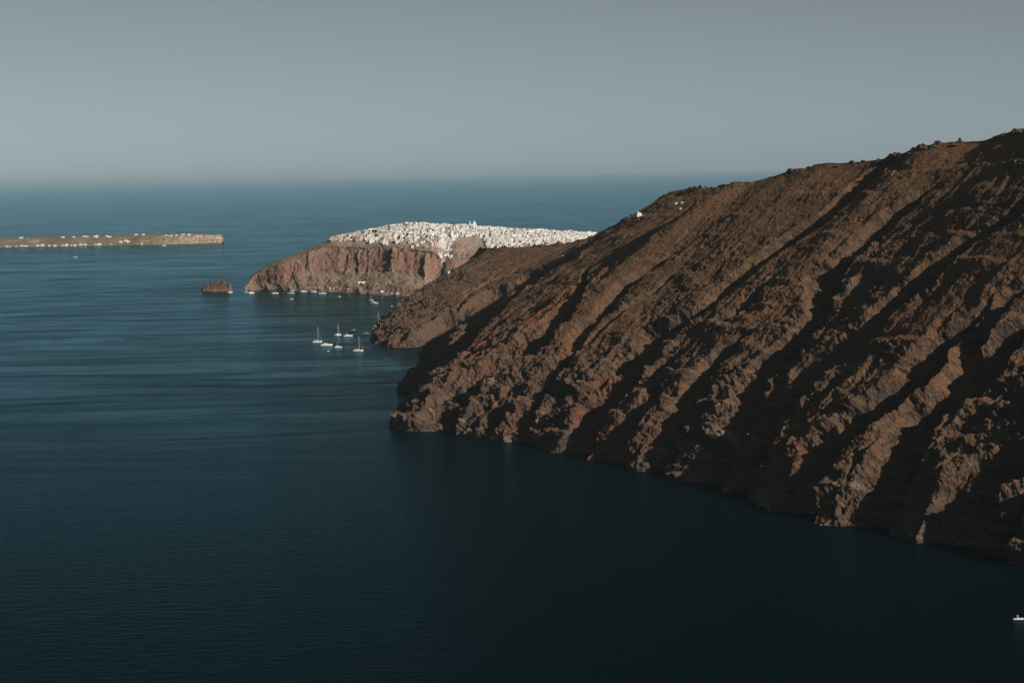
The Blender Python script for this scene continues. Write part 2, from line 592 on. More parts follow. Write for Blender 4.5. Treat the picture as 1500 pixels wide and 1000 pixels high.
for k, ((vs, av), amp) in enumerate(WALL_CRESTS):
    ac = np.interp(VV, vs, av)[None, :]
    fade = (sstep(vs[0] - 0.10, vs[0] - 0.01, VV) * sstep(vs[-1] + 0.12, vs[-1] - 0.02, VV))[None, :]
    if vs[0] < 0.08:
        fade = sstep(vs[-1] + 0.12, vs[-1] - 0.02, VV)[None, :]
    if k < len(CRESTS):
        wob = 9.0 * fbm(UPV / 60 + k * 7.7, AW / 90 + k * 3.3, 0 * A2, 4, 0.6, 21)
    dep = depth_v * amp * fade
    d = (AW - ac) * scale_u
    steep_l = dep / 1.45
    notch = np.where(d < steep_l, -1.45 * np.clip(d, 0, None), -dep + RECOVER.get(k, 0.62) * (d - steep_l) + 0.0006 * np.clip(d - steep_l, 0, None) ** 2)
    notch = np.minimum(notch + wob * (0.75 - 0.5 * sstep(0.4, 0.7, V2)) * np.clip(dep / 30, 0, 1) * (d < 160), 0)
    off = np.where(d > -40, np.minimum(off, notch), off)
floor_d = depth_v + 1
gully = -off / (floor_d + 1)
# rock relief: flow-aligned gullies, ledges along the beds, crags
flow = fbm(AW / 34, UPV / 130, 0 * A2, 5, 0.55, 41, ridged=True)
crag = fbm(X / 30, Y / 30, Z / 17, 6, 0.62, 55, ridged=True)
lump = fbm(X / 75, Y / 75, Z / 60, 4, 0.5, 61)
fine_n = fbm(X / 6.5, Y / 6.5, Z / 5.0, 3, 0.6, 71)
rough_mask = np.clip(0.38 + 0.45 * sstep(3350, 3900, Y) + 0.9 * fbm(X / 130, Y / 130, Z / 90, 3, 0.5, 77) + 0.55 * sstep(0.42, 0.0, V2), 0.12, 1.3) * (0.26 + 0.74 * sstep(0.78, 0.3, V2))
bedz = Z + 10 * fbm(X / 110, Y / 110, Z / 60, 3, 0.5, 81) + A2 * 0.02
ph = bedz / 24.0
saw = ph - np.floor(ph)
ledge = (np.clip(saw / 0.8, 0, 1) - np.clip((saw - 0.8) / 0.2, 0, 1)) * sstep(-0.15, 0.35, fbm(X / 60, Y / 60, Z / 25, 3, 0.5, 83))
ph2 = bedz / 8.5 + 1.8 * fbm(X / 55, Y / 55, Z / 22, 3, 0.55, 87)
saw2 = ph2 - np.floor(ph2)
ledge2 = (saw2 - 0.5) * sstep(-0.05, 0.35, fbm(X / 45, Y / 45, Z / 12, 2, 0.5, 85))
top_fade = np.where(V2 > 1, np.exp(-(V2 - 1) * 3), 1.0) * (0.45 + 0.55 * sstep(1.0, 0.9, V2))
rel = 6.5 * flow * (0.3 + 0.7 * rough_mask) + 5.2 * crag * rough_mask + 3.5 * lump + 2.6 * fine_n * (0.45 + rough_mask) + 9.0 * ledge * (0.35 + 0.65 * rough_mask) + 2.8 * ledge2
rel = rel * top_fade * (0.66 + 0.26 * sstep(0.6, 0.2, V2))
crest_rocks = 6.0 * np.clip(0.15 + fbm(X / 22, Y / 22, Z / 22, 4, 0.55, 91, ridged=True), 0, 1) * np.exp(-((V2 - 1.0) / 0.02) ** 2) * sstep(-0.25, 0.25, fbm(A2 / 45, 0 * A2, 0 * A2, 3, 0.6, 93))
P = B + NB * (off + rel - 3.0)[..., None]
P[..., 2] += crest_rocks
under = V2 < 0
P[..., 2] = np.where(under, np.minimum(P[..., 2], B[..., 2]), P[..., 2])
P[:, 0, 2] = -18.0
# rock kinds: red lava, pale ash and stones, bare rock
ppx, ppy = project(B.reshape(-1, 3))
ppx, ppy = ppx.reshape(A2.shape), ppy.reshape(A2.shape)


def patch(px, py, rx, ry):
    j = np.unravel_index(np.argmin((cpx - px) ** 2 + (cpy - py) ** 2), cpx.shape)
    c = CB[j]
    sx = rx / FPX * c[1]
    q = ((X - c[0]) / sx) ** 2 + ((Y - c[1]) / (sx * 1.6)) ** 2 + ((Z - c[2]) / (ry / FPX * c[1])) ** 2
    return np.exp(-q * (0.8 + 0.6 * fbm(X / 20, Y / 20, Z / 20, 3, 0.5, 5)))


redm = 0.9 * patch(782, 455, 26, 34) + 0.6 * patch(700, 500, 34, 18) + 0.5 * patch(770, 620, 40, 25) + 0.35 * patch(1320, 470, 40, 40)
redm = redm + 0.35 * sstep(0.15, 0.5, fbm(X / 90, Y / 90, Z / 40, 4, 0.55, 97)) * sstep(0.6, 0.2, V2)
palem = 0.45 * sstep(0.035, 0.0, V2) * sstep(0.1, 0.5, fbm(X / 20, Y / 20, Z / 20, 3, 0.5, 99))
palem = palem + 0.55 * sstep(0.42, 0.6, fbm(X / 30, Y / 30, Z / 6, 3, 0.5, 101)) * rough_mask
rockm = np.clip(sstep(0.25, 0.75, rough_mask) * sstep(-0.15, 0.35, crag) * 0.8 + 0.4 * sstep(0.16, 0.0, V2), 0, 1)
masks = np.stack([np.clip(redm, 0, 1), np.clip(palem, 0, 1), rockm], -1)
wall_P = P
wall = link("caldera_cliff", grid_mesh("caldera_cliff", P, masks, False), None, M_CLIFF)
tag(wall, "brown ribbed volcanic cliff falling from the ridge to the sea", kind="structure")

# ---------------------------------------------------------------- far headland with the town
HX = [358, 364, 372, 400, 440, 480, 520, 560, 600, 640, 680, 720, 780, 860, 960]
H_SHORE = [424.5, 424, 423.8, 424.5, 425.8, 427, 429.5, 432.5, 436.5, 440, 440, 440, 438, 436, 436]
H_FOOT = [422.5, 420, 416, 410, 402, 400, 399, 398, 402, 404, 404, 404, 402, 400, 398]
H_TOP = [421, 415, 404, 388, 374, 360, 359, 360, 362, 366, 372, 366, 364, 358, 352]
H_SKY = [420, 413, 401, 384.5, 369, 352.5, 342, 334, 328, 330, 331, 334, 338, 342, 346]
hx = np.array(HX, float)
pxs = np.linspace(358, 960, 760)


def cub(xs, ys, q):
    ys = np.asarray(ys, float)
    P_ = catmull(np.stack([np.asarray(xs, float), ys], 1), 30)
    return np.interp(q, P_[:, 0], P_[:, 1])


y_sh, y_ft, y_tp, y_sk = [cub(HX, yy, pxs) for yy in (H_SHORE, H_FOOT, H_TOP, H_SKY)]
wob_t = 2.6 * fbm(pxs / 26, 0 * pxs, 0 * pxs, 4, 0.6, 241) * sstep(372, 400, pxs)
wob_f = 4.0 * fbm(pxs / 30, 0 * pxs + 9, 0 * pxs, 4, 0.6, 243) * sstep(372, 400, pxs)
y_tp = np.maximum(y_tp + wob_t, y_sk + 0.5)
y_ft = y_ft + wob_f
lines = []
for i, px in enumerate(pxs):
    g = float(np.clip((px - 345) / 130, 0.12, 1))
    s0 = on_z(px, y_sh[i])
    dft = max(s0.y + 18, float(np.interp(px, [358, 372, 420, 480, 520, 560, 600, 640, 960], [5590, 5620, 5640, 5610, 5560, 5500, 5430, 5370, 5330])))
    p1 = at_depth(px, y_ft[i], dft)
    p2 = at_depth(px, y_tp[i], dft + 65 * g)
    p3 = at_depth(px, y_sk[i], dft + (65 + 230 * (0.35 + 0.65 * g)) * g)
    if p1.z < 1: p1.z = 1
    if p2.z < p1.z + 1: p2.z = p1.z + 1
    if p3.z < p2.z + 0.5: p3.z = p2.z + 0.5
    lines.append([(s0.x, s0.y - 50, -16), (s0.x, s0.y, 0), tuple(p1), tuple(p2), tuple(p3),
                  (p3.x + 20, p3.y + 260, p3.z * 0.82), (p3.x + 60, p3.y + 900, p3.z * 0.25), (p3.x + 80, p3.y + 1300, -16)])
lines = np.array(lines)
lv = [0, 1, 2, 3, 4, 5, 6, 7]
hv = np.concatenate([np.linspace(0, 1, 6, endpoint=False), np.linspace(1, 2, 90, endpoint=False), np.linspace(2, 3, 110, endpoint=False),
                     np.linspace(3, 4, 80, endpoint=False), np.linspace(4, 7, 40)])
HB = np.stack([np.stack([np.interp(hv, lv, lines[i, :, c]) for c in range(3)], 1) for i in range(len(pxs))], 0)
# soften along the rows
for _ in range(3):
    HB[1:-1] = 0.25 * HB[:-2] + 0.5 * HB[1:-1] + 0.25 * HB[2:]
    HB[:, 1:-1] = 0.2 * HB[:, :-2] + 0.6 * HB[:, 1:-1] + 0.2 * HB[:, 2:]
HN = normals(HB)
HN[HN[..., 1] > 0.6] *= -1
HN[HN[..., 2] < -0.2] *= -1
hX, hY, hZ = HB[..., 0], HB[..., 1], HB[..., 2]
hV = np.repeat(hv[None, :], len(pxs), 0)
hP = np.repeat(pxs[:, None], len(hv), 1)
cliff_m = sstep(1.75, 2.1, hV) * sstep(3.25, 2.9, hV)
town_m = sstep(2.9, 3.1, hV) * sstep(4.6, 4.0, hV)
low_m = sstep(0.9, 1.05, hV) * sstep(2.2, 1.9, hV)
# buttresses of the red cliff, each with its own alcove on the side away from the sun
flute = np.zeros_like(hX)
for (bp_, wd, am, v0, v1) in ((432, 9, 12, 2.1, 2.6), (452, 12, 15, 2.3, 2.9), (479, 10, 6, 2.1, 2.8), (494, 9, 7, 2.2, 2.7), (507, 7, 10, 2.15, 2.55), (524, 9, 13, 2.0, 2.7), (539, 6, 7, 2.2, 2.8),
                              (575, 14, 36, 1.9, 2.75), (594, 8, 8, 2.1, 2.6), (622, 12, 26, 1.9, 2.6), (641, 6, 8, 2.0, 2.6), (468, 7, 6, 2.4, 2.95)):
    wv = fbm(hP / 7, hZ / 22, 0 * hX, 3, 0.55, int(bp_))
    dxp = (hP - bp_ + 4.5 * wv) / wd
    ext = sstep(v0 - 0.22, v0, hV + 0.25 * wv) * sstep(v1 + 0.25, v1, hV + 0.3 * wv)
    flute = np.maximum(flute, 0.40 * ext * am * np.where(dxp < 0, np.clip(1 + dxp / 0.35, 0, 1), np.clip(1 - dxp / 1.5, 0, 1)))
h_off = cliff_m * (flute - 7) + cliff_m * (2.4 * fbm(hX / 15, hY / 15, hZ / 26, 5, 0.62, 201, ridged=True) + 6.0 * fbm(hX / 52, hY / 52, hZ / 45, 3, 0.55, 231))
h_off = h_off + low_m * (6 * fbm(hX / 55 + hZ / 60, hY / 90, hZ / 90, 5, 0.5, 203, ridged=True) + 1.6 * fbm(hX / 14, hY / 14, hZ / 14, 3, 0.55, 205, ridged=True))
h_off = h_off + town_m * 2.0 * fbm(hX / 30, hY / 30, hZ / 30, 3, 0.5, 207) + 4.0 * sstep(3.2, 2.4, hV) * fbm(hX / 60, hY / 60, hZ / 30, 4, 0.5, 209)
beds = hZ / 17 + 0.8 * fbm(hX / 70, hY / 70, hZ / 40, 3, 0.5, 211)
h_off = h_off + (cliff_m + low_m) * 3.0 * ((beds - np.floor(beds)) - 0.5) * sstep(0, 0.3, fbm(hX / 50, hY / 50, hZ / 14, 2, 0.5, 213))
# the ravine right of the town centre
rav = np.exp(-((hP - 652 + (hZ - 120) * -0.28) / 13) ** 2) * sstep(1.2, 2.2, hV) * sstep(3.7, 3.2, hV)
h_off = h_off - 26 * rav
h_off = h_off * sstep(355, 372, hP) * sstep(7, 4.5, hV) * sstep(0.4, 1.0, hV)
HPd = HB + HN * h_off[..., None]
red_h = cliff_m * sstep(2.02, 2.25, hV) * (0.45 + 0.5 * sstep(-0.2, 0.3, fbm(hX / 60, hY / 60, hZ / 15, 4, 0.55, 221))) + 0.5 * sstep(470, 400, hP) * sstep(1.9, 2.3, hV) * sstep(4.4, 3.8, hV)
red_h = red_h * sstep(2.95, 2.7, hV)
pale_h = low_m * sstep(1.28, 1.04, hV) * sstep(0.0, 0.35, fbm(hX / 25, hY / 25, hZ / 12, 3, 0.5, 223)) * sstep(440, 470, hP) + (0.75 + 0.25 * sstep(555, 590, hP)) * town_m * sstep(470, 500, hP) * sstep(3.02, 3.2, hV) + 0.6 * low_m * sstep(0.25, 0.5, fbm(hX / 30, hY / 30, hZ / 9, 3, 0.5, 225))
rock_h = np.clip(cliff_m * 0.8 * sstep(-0.1, 0.3, fbm(hX / 40, hY / 40, hZ / 10, 3, 0.5, 227)) + 0.8 * sstep(2.7, 2.95, hV) * sstep(3.15, 3.0, hV) + 0.7 * sstep(1.05, 1.0, hV), 0, 1)
hm = np.stack([np.clip(red_h, 0, 1), np.clip(pale_h, 0, 1), rock_h], -1)
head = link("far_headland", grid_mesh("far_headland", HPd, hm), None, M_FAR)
tag(head, "far rocky headland with red cliff carrying the white town", kind="structure")

# ---------------------------------------------------------------- low island on the left
ipx = np.concatenate([np.linspace(-330, 316, 400), np.linspace(317, 324, 40)])
iv_keys = [0, 1, 2, 3, 4, 5]
il = []
for px in ipx:
    wob_i = 6 * math.sin(px * 0.045) + 4 * math.sin(px * 0.11 + 1)
    end = float(np.clip((324 - px) / 2.5, 0.02, 1)) ** 0.5
    ysh = horizon_y(px) + 96.5 - 0.004 * max(0, px - 200)
    s0 = on_z(px, ysh)
    s0.y += wob_i * 3
    zt = (float(np.interp(px, [-330, 0, 60, 200, 322], [34, 34, 36, 41, 40])) + 1.6 * math.sin(px * 0.071) + 1.2 * math.sin(px * 0.2)) * end
    st_ = float(np.interp(px, [0, 150, 250, 300], [210, 200, 120, 40]))
    il.append([(s0.x, s0.y - 60, -14), (s0.x, s0.y, 0), (s0.x, s0.y + st_ * 0.45, zt * 0.42), (s0.x, s0.y + st_, zt), (s0.x - 0.06 * (500 + st_) * 0, s0.y + st_ + 60 + 440 * min(1, max(0, (318 - px) / 60)), zt * 0.93), (s0.x, s0.y + st_ + 120 + 680 * min(1, max(0, (318 - px) / 60)), -14)])
il = np.array(il)
ivv = np.concatenate([np.linspace(0, 1, 4, endpoint=False), np.linspace(1, 3, 60, endpoint=False), np.linspace(3, 5, 24)])
IB = np.stack([np.stack([np.interp(ivv, iv_keys, il[i, :, c]) for c in range(3)], 1) for i in range(len(ipx))], 0)
iX, iY, iZ = IB[..., 0], IB[..., 1], IB[..., 2]
iV = np.repeat(ivv[None, :], len(ipx), 0)
iPx = np.repeat(ipx[:, None], len(ivv), 1)
im = sstep(1.0, 1.4, iV) * sstep(3.2, 2.9, iV)
IBd = IB.copy()
IBd[..., 2] += im * (3.5 * fbm(iX / 60, iY / 60, iZ / 30, 5, 0.55, 301) + 2 * fbm(iX / 18, iY / 18, iZ / 18, 3, 0.55, 303, ridged=True))
IBd[..., 1] += im * 9 * fbm(iX / 22, iY / 80, iZ / 60, 4, 0.55, 305, ridged=True) * sstep(180, 260, iPx)
ipale = im * np.clip(sstep(215, 250, iPx) * (0.55 + 0.5 * fbm(iX / 30, iY / 90, iZ / 8, 3, 0.5, 307)) + 0.6 * sstep(0.2, 0.5, fbm(iX / 50, iY / 50, iZ / 9, 3, 0.5, 309)), 0, 1)
imask = np.stack([0.3 * im * sstep(0, 0.4, fbm(iX / 90, iY / 90, iZ / 12, 3, 0.5, 311)), ipale, 0.4 * im], -1)
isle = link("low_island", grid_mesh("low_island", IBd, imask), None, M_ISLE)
tag(isle, "long low flat-topped island with pale eroded cliffs", kind="structure")


def isle_z(x, y):
    j = np.argmin((IBd[..., 0] - x) ** 2 + (IBd[..., 1] - y) ** 2)
    return IBd.reshape(-1, 3)[j, 2]


# ---------------------------------------------------------------- rock islets
def islet(name, px, py, w_m, d_m, h_m, seed, label, mat=M_FAR, n=90, peak=0.15):
    c = on_z(px, py)
    g = np.linspace(-1.15, 1.15, n)
    gx, gy = np.meshgrid(g, g, indexing='ij')
    r = np.sqrt(gx ** 2 + gy ** 2) + 0.22 * fbm(gx * 2.2 + seed, gy * 2.2, 0 * gx, 4, 0.55, seed)
    z = h_m * (1.15 * np.clip(1.02 - r, 0, 1) ** 0.62 + 0.0 * np.exp(-(((gx - peak) / 0.38) ** 2 + (gy / 0.5) ** 2)) * sstep(1.0, 0.6, r))
    z = z * (0.68 + 0.95 * fbm(gx * 4 + seed, gy * 4, 0 * gx, 4, 0.6, seed + 3, ridged=True)) + h_m * 0.1 * fbm(gx * 11, gy * 11, 0 * gx, 3, 0.6, seed + 5) * sstep(1.1, 0.8, r)
    z = np.where(r > 1, -4 * (r - 1) * 6 - 0.5, z)
    Pz = np.stack([gx * w_m / 2, gy * d_m / 2, z], -1)
    nz = fbm(gx * 6, gy * 6, z / h_m * 3, 3, 0.5, seed + 9)
    mk = np.stack([0.15 + 0 * z, np.clip(sstep(0.0, 0.35, nz) * sstep(0.5, 0.15, z / h_m) * sstep(0.55, 0.2, np.abs(gx)), 0, 1), np.clip(0.4 + nz, 0, 1)], -1)
    o = link(name, grid_mesh(name, Pz, mk), None, mat)
    o.location = (c.x, c.y + d_m * 0.45, 0)
    tag(o, label, kind="structure")
    return o


islet("rock_islet", 318, 427, 92, 60, 25, 11, "small brown rock islet off the tip of the headland", M_CLIFF)
islet("shore_reef", 370, 427, 40, 24, 3.2, 23, "low dark reef at the tip of the headland", M_CLIFF, 40)
islet("shore_reef", 628, 518.5, 52, 20, 5.5, 31, "grey shaded reef in the cove under the cliff", M_CLIFF, 50)

# ---------------------------------------------------------------- mesh builder for made things
class MB:
    def __init__(self):
        self.v, self.f = [], []

    def box(self, cx, cy, cz, sx, sy, sz, top=1.0):
        b = len(self.v)
        for z, k in ((cz - sz / 2, 1.0), (cz + sz / 2, top)):
            for x, y in ((-1, -1), (1, -1), (1, 1), (-1, 1)):
                self.v.append((cx + x * sx / 2 * k, cy + y * sy / 2 * k, z))
        for q in ((3, 2, 1, 0), (4, 5, 6, 7), (0, 1, 5, 4), (1, 2, 6, 5), (2, 3, 7, 6), (3, 0, 4, 7)):
            self.f.append(tuple(b + i for i in q))
        return self

    def tube(self, p, q, r0, r1, n=6):
        p, q = Vector(p), Vector(q)
        d = (q - p).normalized()
        a = d.orthogonal().normalized()
        c = d.cross(a)
        b = len(self.v)
        for pt, r in ((p, r0), (q, r1)):
            for i in range(n):
                an = 2 * math.pi * i / n
                self.v.append(tuple(pt + (a * math.cos(an) + c * math.sin(an)) * r))
        for i in range(n):
            self.f.append((b + i, b + (i + 1) % n, b + n + (i + 1) % n, b + n + i))
        self.f.append(tuple(b + i for i in reversed(range(n))))
        self.f.append(tuple(b + n + i for i in range(n)))
        return self

    def vault(self, cx, cy, z0, w_, d_, n=7):
        b = len(self.v)
        for y in (cy - d_ / 2, cy + d_ / 2):
            for i in range(n + 1):
                an = math.pi * i / n
                self.v.append((cx + math.cos(an) * w_ / 2, y, z0 + math.sin(an) * w_ / 2 * 0.8))
        for i in range(n):
            self.f.append((b + i, b + i + 1, b + n + 2 + i, b + n + 1 + i))
        self.f.append(tuple(b + i for i in reversed(range(n + 1))))
        self.f.append(tuple(b + n + 1 + i for i in range(n + 1)))
        return self

    def lathe(self, cx, cy, prof, n=12):
        b = len(self.v)
        for r, z in prof:
            for i in range(n):
                an = 2 * math.pi * i / n
                self.v.append((cx + r * math.cos(an), cy + r * math.sin(an), z))
        for k in range(len(prof) - 1):
            for i in range(n):
                self.f.append((b + k * n + i, b + k * n + (i + 1) % n, b + (k + 1) * n + (i + 1) % n, b + (k + 1) * n + i))
        self.f.append(tuple(b + (len(prof) - 1) * n + i for i in range(n)))
        return self

    def sections(self, secs):
        """loft of equal-length closed sections"""
        b, n = len(self.v), len(secs[0])
        for s_ in secs:
            self.v.extend(s_)
        for k in range(len(secs) - 1):
            for i in range(n):
                self.f.append((b + k * n + i, b + k * n + (i + 1) % n, b + (k + 1) * n + (i + 1) % n, b + (k + 1) * n + i))
        self.f.append(tuple(b + i for i in reversed(range(n))))
        self.f.append(tuple(b + (len(secs) - 1) * n + i for i in range(n)))
        return self

    def mesh(self, name, mat):
        me = bpy.data.meshes.new(name)
        me.from_pydata([tuple(p) for p in self.v], [], self.f)
        me.materials.append(mat)
        me.update()
        return me


# ---------------------------------------------------------------- houses of the town
PANE_ME = MB().box(0, 0, 0, 1, 1, 1).mesh("window", M_PANE)
DOOR_ME = MB().box(0, 0, 0, 1, 1, 1).mesh("door", M_DOOR)
DOORW_ME = MB().box(0, 0, 0, 1, 1, 1).mesh("door", M_PANE)


def body_flat(wd, dp, ht, mat):
    mb = MB().box(0, 0, ht / 2 - 3, wd, dp, ht + 6)
    for (x, y, sx, sy) in ((0, -dp / 2 + 0.15, wd, 0.3), (0, dp / 2 - 0.15, wd, 0.3), (-wd / 2 + 0.15, 0, 0.3, dp - 0.6), (wd / 2 - 0.15, 0, 0.3, dp - 0.6)):
        mb.box(x, y, ht + 0.26, sx, sy, 0.52)
    return mb.mesh("house_walls", mat)


def body_step(wd, dp, ht, mat):
    mb = MB().box(0, 0, ht * 0.3 - 3, wd, dp, ht * 0.6 + 6).box(wd * 0.17, dp * 0.16, ht * 0.8, wd * 0.62, dp * 0.62, ht * 0.4)
    mb.box(0, -dp / 2 + 0.15, ht * 0.6 + 0.4, wd, 0.25, 0.8)
    mb.box(-wd * 0.3, dp * 0.2, ht * 0.6 + 0.6, 0.7, 0.7, 1.2)
    return mb.mesh("house_walls", mat)


def body_vault(wd, dp, ht, mat):
    mb = MB().box(0, 0, ht * 0.5 - 3.5, wd, dp, ht + 5).vault(0, 0, ht - 1.02, wd * 0.96, dp * 0.985)
    return mb.mesh("house_walls", mat)


VARIANTS = []
for (mk, wd, dp, ht, mat, word) in (
        (body_flat, 8, 7, 4.2, M_WHITE, "white flat-roofed cube house"), (body_step, 11, 9, 7.4, M_WHITE, "white two-storey house with roof terrace"),
        (body_vault, 6, 9, 4.0, M_WHITE, "white barrel-vaulted cave house"), (body_flat, 13, 8, 4.6, M_WHITE, "broad white house with parapet"),
        (body_flat, 8, 8, 5.4, M_CREAM, "cream plastered cube house"), (body_step, 10, 8, 6.6, M_CREAM, "cream stepped house with terrace"),
        (body_vault, 6.5, 8, 4.2, M_CREAM, "cream barrel-vaulted house"), (body_flat, 9, 7, 5.0, M_OCHRE, "ochre plastered house"),
        (body_flat, 9, 8, 5.6, M_STONE, "roofless bare masonry house")):
    VARIANTS.append((mk(wd, dp, ht, mat), wd, dp, ht, word))


def place_house(kind, x, y, z, rz, sc, label, group, openings=True, zsink=0.0):
    me, wd, dp, ht, word = VARIANTS[kind]
    o = link("house", me)
    o.location = (x, y, z - zsink)
    o.rotation_euler = (0, 0, rz)
    o.scale = (sc, sc, sc * random.uniform(0.75, 1.0))
    tag(o, label, "house", group)
    if openings:
        low = ht * (0.6 if kind in (1, 5) else 1.0)
        n = 2 if wd < 10 else 3
        for k in range(n):
            wx = (k - (n - 1) / 2) * wd / (n + 0.2) + random.uniform(-.3, .3)
            if k == n // 2:
                d = link("door", DOORW_ME if random.random() < 0.6 else DOOR_ME, o)
                d.location = (wx, -dp / 2 - 0.03, 1.25)
                d.scale = (1.8, 0.16, 2.5)
            else:
                q = link("window", PANE_ME, o)
                q.location = (wx, -dp / 2 - 0.03, min(low - 1.2, 2.0))
                q.scale = (1.7, 0.16, 1.8)
        if kind in (1, 5):
            q = link("window", PANE_ME, o)
            q.location = (wd * 0.17, dp * 0.16 - dp * 0.31 - 0.03, ht * 0.8)
            q.scale = (2.2, 0.16, 1.7)
    return o


def head_at(px, v):
    i = int(np.clip(np.searchsorted(pxs, px), 0, len(pxs) - 1))
    j = int(np.clip(np.searchsorted(hv, v), 0, len(hv) - 1))
    return HPd[i, j]


rnd = random.Random(42)
cells = {}
spots = []
tries = 0
while len(spots) < 1150 and tries < 90000:
    tries += 1
    px = rnd.uniform(484, 872)
    v = 3.0 + 1.08 * rnd.random() ** 0.8
    if v < float(np.interp(px, [484, 540, 560, 590, 620, 640, 668, 690, 702, 712, 740, 780, 820, 870], [3.5, 3.3, 3.0, 3.25, 3.0, 3.0, 3.3, 3.6, 3.4, 3.0, 3.02, 3.15, 3.22, 3.1])) + 0.12 * math.sin(px * 0.31) + 0.08 * math.sin(px * 0.83):
        continue
    if px < 560:
        if v < 3.35 - 0.2 * (px - 484) / 76 or rnd.random() > 0.75:
            continue
    if 612 < px < 640 and v < 3.45 and rnd.random() < 0.8:
        continue
    if 662 < px < 712 and v < 3.62 and rnd.random() < 0.93:
        continue
    if px > 705 and v < 3.10:
        continue
    if 640 <= px <= 668:
        v = 2.75 + (v - 3.0) / 1.08 * 1.33
    p = head_at(px, v)
    key = (int(p[0] / 5.0), int(p[1] / 6.0))
    if any((key[0] + a, key[1] + b) in cells and math.hypot(cells[(key[0] + a, key[1] + b)][0] - p[0], cells[(key[0] + a, key[1] + b)][1] - p[1]) < 5.6
           for a in (-1, 0, 1, -2, 2) for b in (-1, 0, 1)):
        continue
    cells[key] = (p[0], p[1])
    tone = rnd.random()
    cream_p = float(np.interp(px, [484, 555, 575, 870], [0.75, 0.6, 0.1, 0.05]))
    if 600 < px < 700 and v < 3.25:
        cream_p = 0.6
    if tone < cream_p:
        kind = rnd.choice((4, 4, 5, 6, 7, 8) if px < 560 else (4, 5, 6, 4, 7))
    else:
        kind = rnd.choice((0, 0, 1, 2, 2, 3, 1))
    spots.append((px, v, p, kind, rnd.uniform(-0.5, 0.35), rnd.uniform(0.75, 1.1) if rnd.random() < 0.85 else rnd.uniform(1.1, 1.35)))

spots.sort(key=lambda s_: -(VARIANTS[s_[3]][1] * VARIANTS[s_[3]][3] * s_[5] ** 2 * (1.25 if s_[1] > 3.85 else 1.0)))


LANDMARKS = [(487, "the ruined castle"), (525, "the cream quarter"), (570, "the first white crest"), (612, "the cliff-edge terraces"), (652, "the ravine stairway"),
             (693, "the domed church"), (723, "the window-grid building"), (756, "the lanes after the church"), (790, "the brown-gabled building"), (815, "the lanes before the hall"), (842, "the long white hall"), (866, "the ridge-side building")]


def zone(px, v):
    near = min(LANDMARKS, key=lambda q: abs(q[0] - px))[1]
    level = "on the skyline by " if v > 3.85 else ("midslope by " if v > 3.4 else "low down by ")
    return level + near


for (px, v, p, kind, rz, sc) in spots[:290]:
    zn = zone(px, v)
    place_house(kind, p[0], p[1], p[2] + 0.6, rz, sc, VARIANTS[kind][4] + " " + zn, "houses of the town: " + VARIANTS[kind][4] + " " + zn)

mass_v, mass_f, mass_m = [], [], []
mass_mats = [M_WHITE, M_CREAM, M_OCHRE, M_STONE, M_PANE]
for (px, v, p, kind, rz, sc) in spots[290:]:
    me, wd, dp, ht, word = VARIANTS[kind]
    mi = mass_mats.index(me.materials[0])
    cs, sn_ = math.cos(rz), math.sin(rz)

    def put(mesh, M4, mi_):
        b = len(mass_v)
        for vv in mesh.vertices:
            q = M4 @ vv.co
            mass_v.append((q.x, q.y, q.z))
        for pl in mesh.polygons:
            mass_f.append(tuple(b + i for i in pl.vertices))
            mass_m.append(mi_)
    MM = Matrix.Translation((p[0], p[1], p[2] + 0.6)) @ Matrix.Rotation(rz, 4, 'Z') @ Matrix.Scale(sc, 4)
    put(me, MM, mi)
    put(PANE_ME, MM @ Matrix.Translation((rnd.uniform(-.3, .3) * wd, -dp / 2 - 0.03, 1.5)) @ Matrix.Diagonal((2.0, 0.16, 2.4, 1)), 4)
    if rnd.random() < 0.6:
        put(PANE_ME, MM @ Matrix.Translation((rnd.choice((-.36, .36)) * wd, -dp / 2 - 0.05, 2.2)) @ Matrix.Diagonal((1.5, 0.16, 1.6, 1)), 4)
mm = bpy.data.meshes.new("smaller_houses")
mm.from_pydata(mass_v, [], mass_f)
for q in mass_mats:
    mm.materials.append(q)
mm.polygons.foreach_set("material_index", np.array(mass_m, np.int32))
mm.update()
tag(link("smaller_houses", mm), "mass of smaller white and cream houses filling the town", "houses", kind="stuff")


# landmark buildings
def landmark(name, px, v, label, cat):
    p = head_at(px, v)
    e = link(name, None)
    e.location = (p[0], p[1], p[2])
    tag(e, label, cat)
    return e


def windows(parent, xs, zs, y, sx=1.2, sz=1.6):
    for z in zs:
        for x in xs:
            q = link("window", PANE_ME, parent)
            q.location = (x, y, z)
            q.scale = (sx, 0.16, sz)


ch = landmark("domed_church", 693, 4.0, "white church with pale blue dome and bell tower on the skyline", "church")
link("nave", MB().box(0, 0, 2.5, 17, 12, 13).mesh("nave", M_WHITE), ch)
link("drum", MB().lathe(1, 0, [(4.6, 8.95), (4.6, 13.0)], 14).mesh("drum", M_WHITE), ch)
dm = link("dome", MB().lathe(1, 0, [(4.5, 13.0), (4.3, 14.6), (3.5, 16.1), (2.2, 17.2), (0.7, 17.7)], 16).mesh("dome", M_DOME), ch)
link("cross", MB().box(1, 0, 18.7, 0.35, 0.35, 2.2).box(1, 0, 19.0, 1.3, 0.3, 0.35).mesh("cross", M_WHITE), dm)
bt = link("bell_tower", MB().box(-10.4, 0, 5, 3.4, 3.2, 16).box(-11.6, 0, 14.5, 0.9, 3.0, 3).box(-9.2, 0, 14.5, 0.9, 3.0, 3).box(-10.4, 0, 16.6, 3.6, 3.2, 1.2).mesh("bell_tower", M_WHITE), ch)
windows(ch, (-5, 0, 5), (4.5,), -6.05)
ht_ = landmark("hotel", 723, 3.55, "tall white building with grid of dark windows below the church", "building")
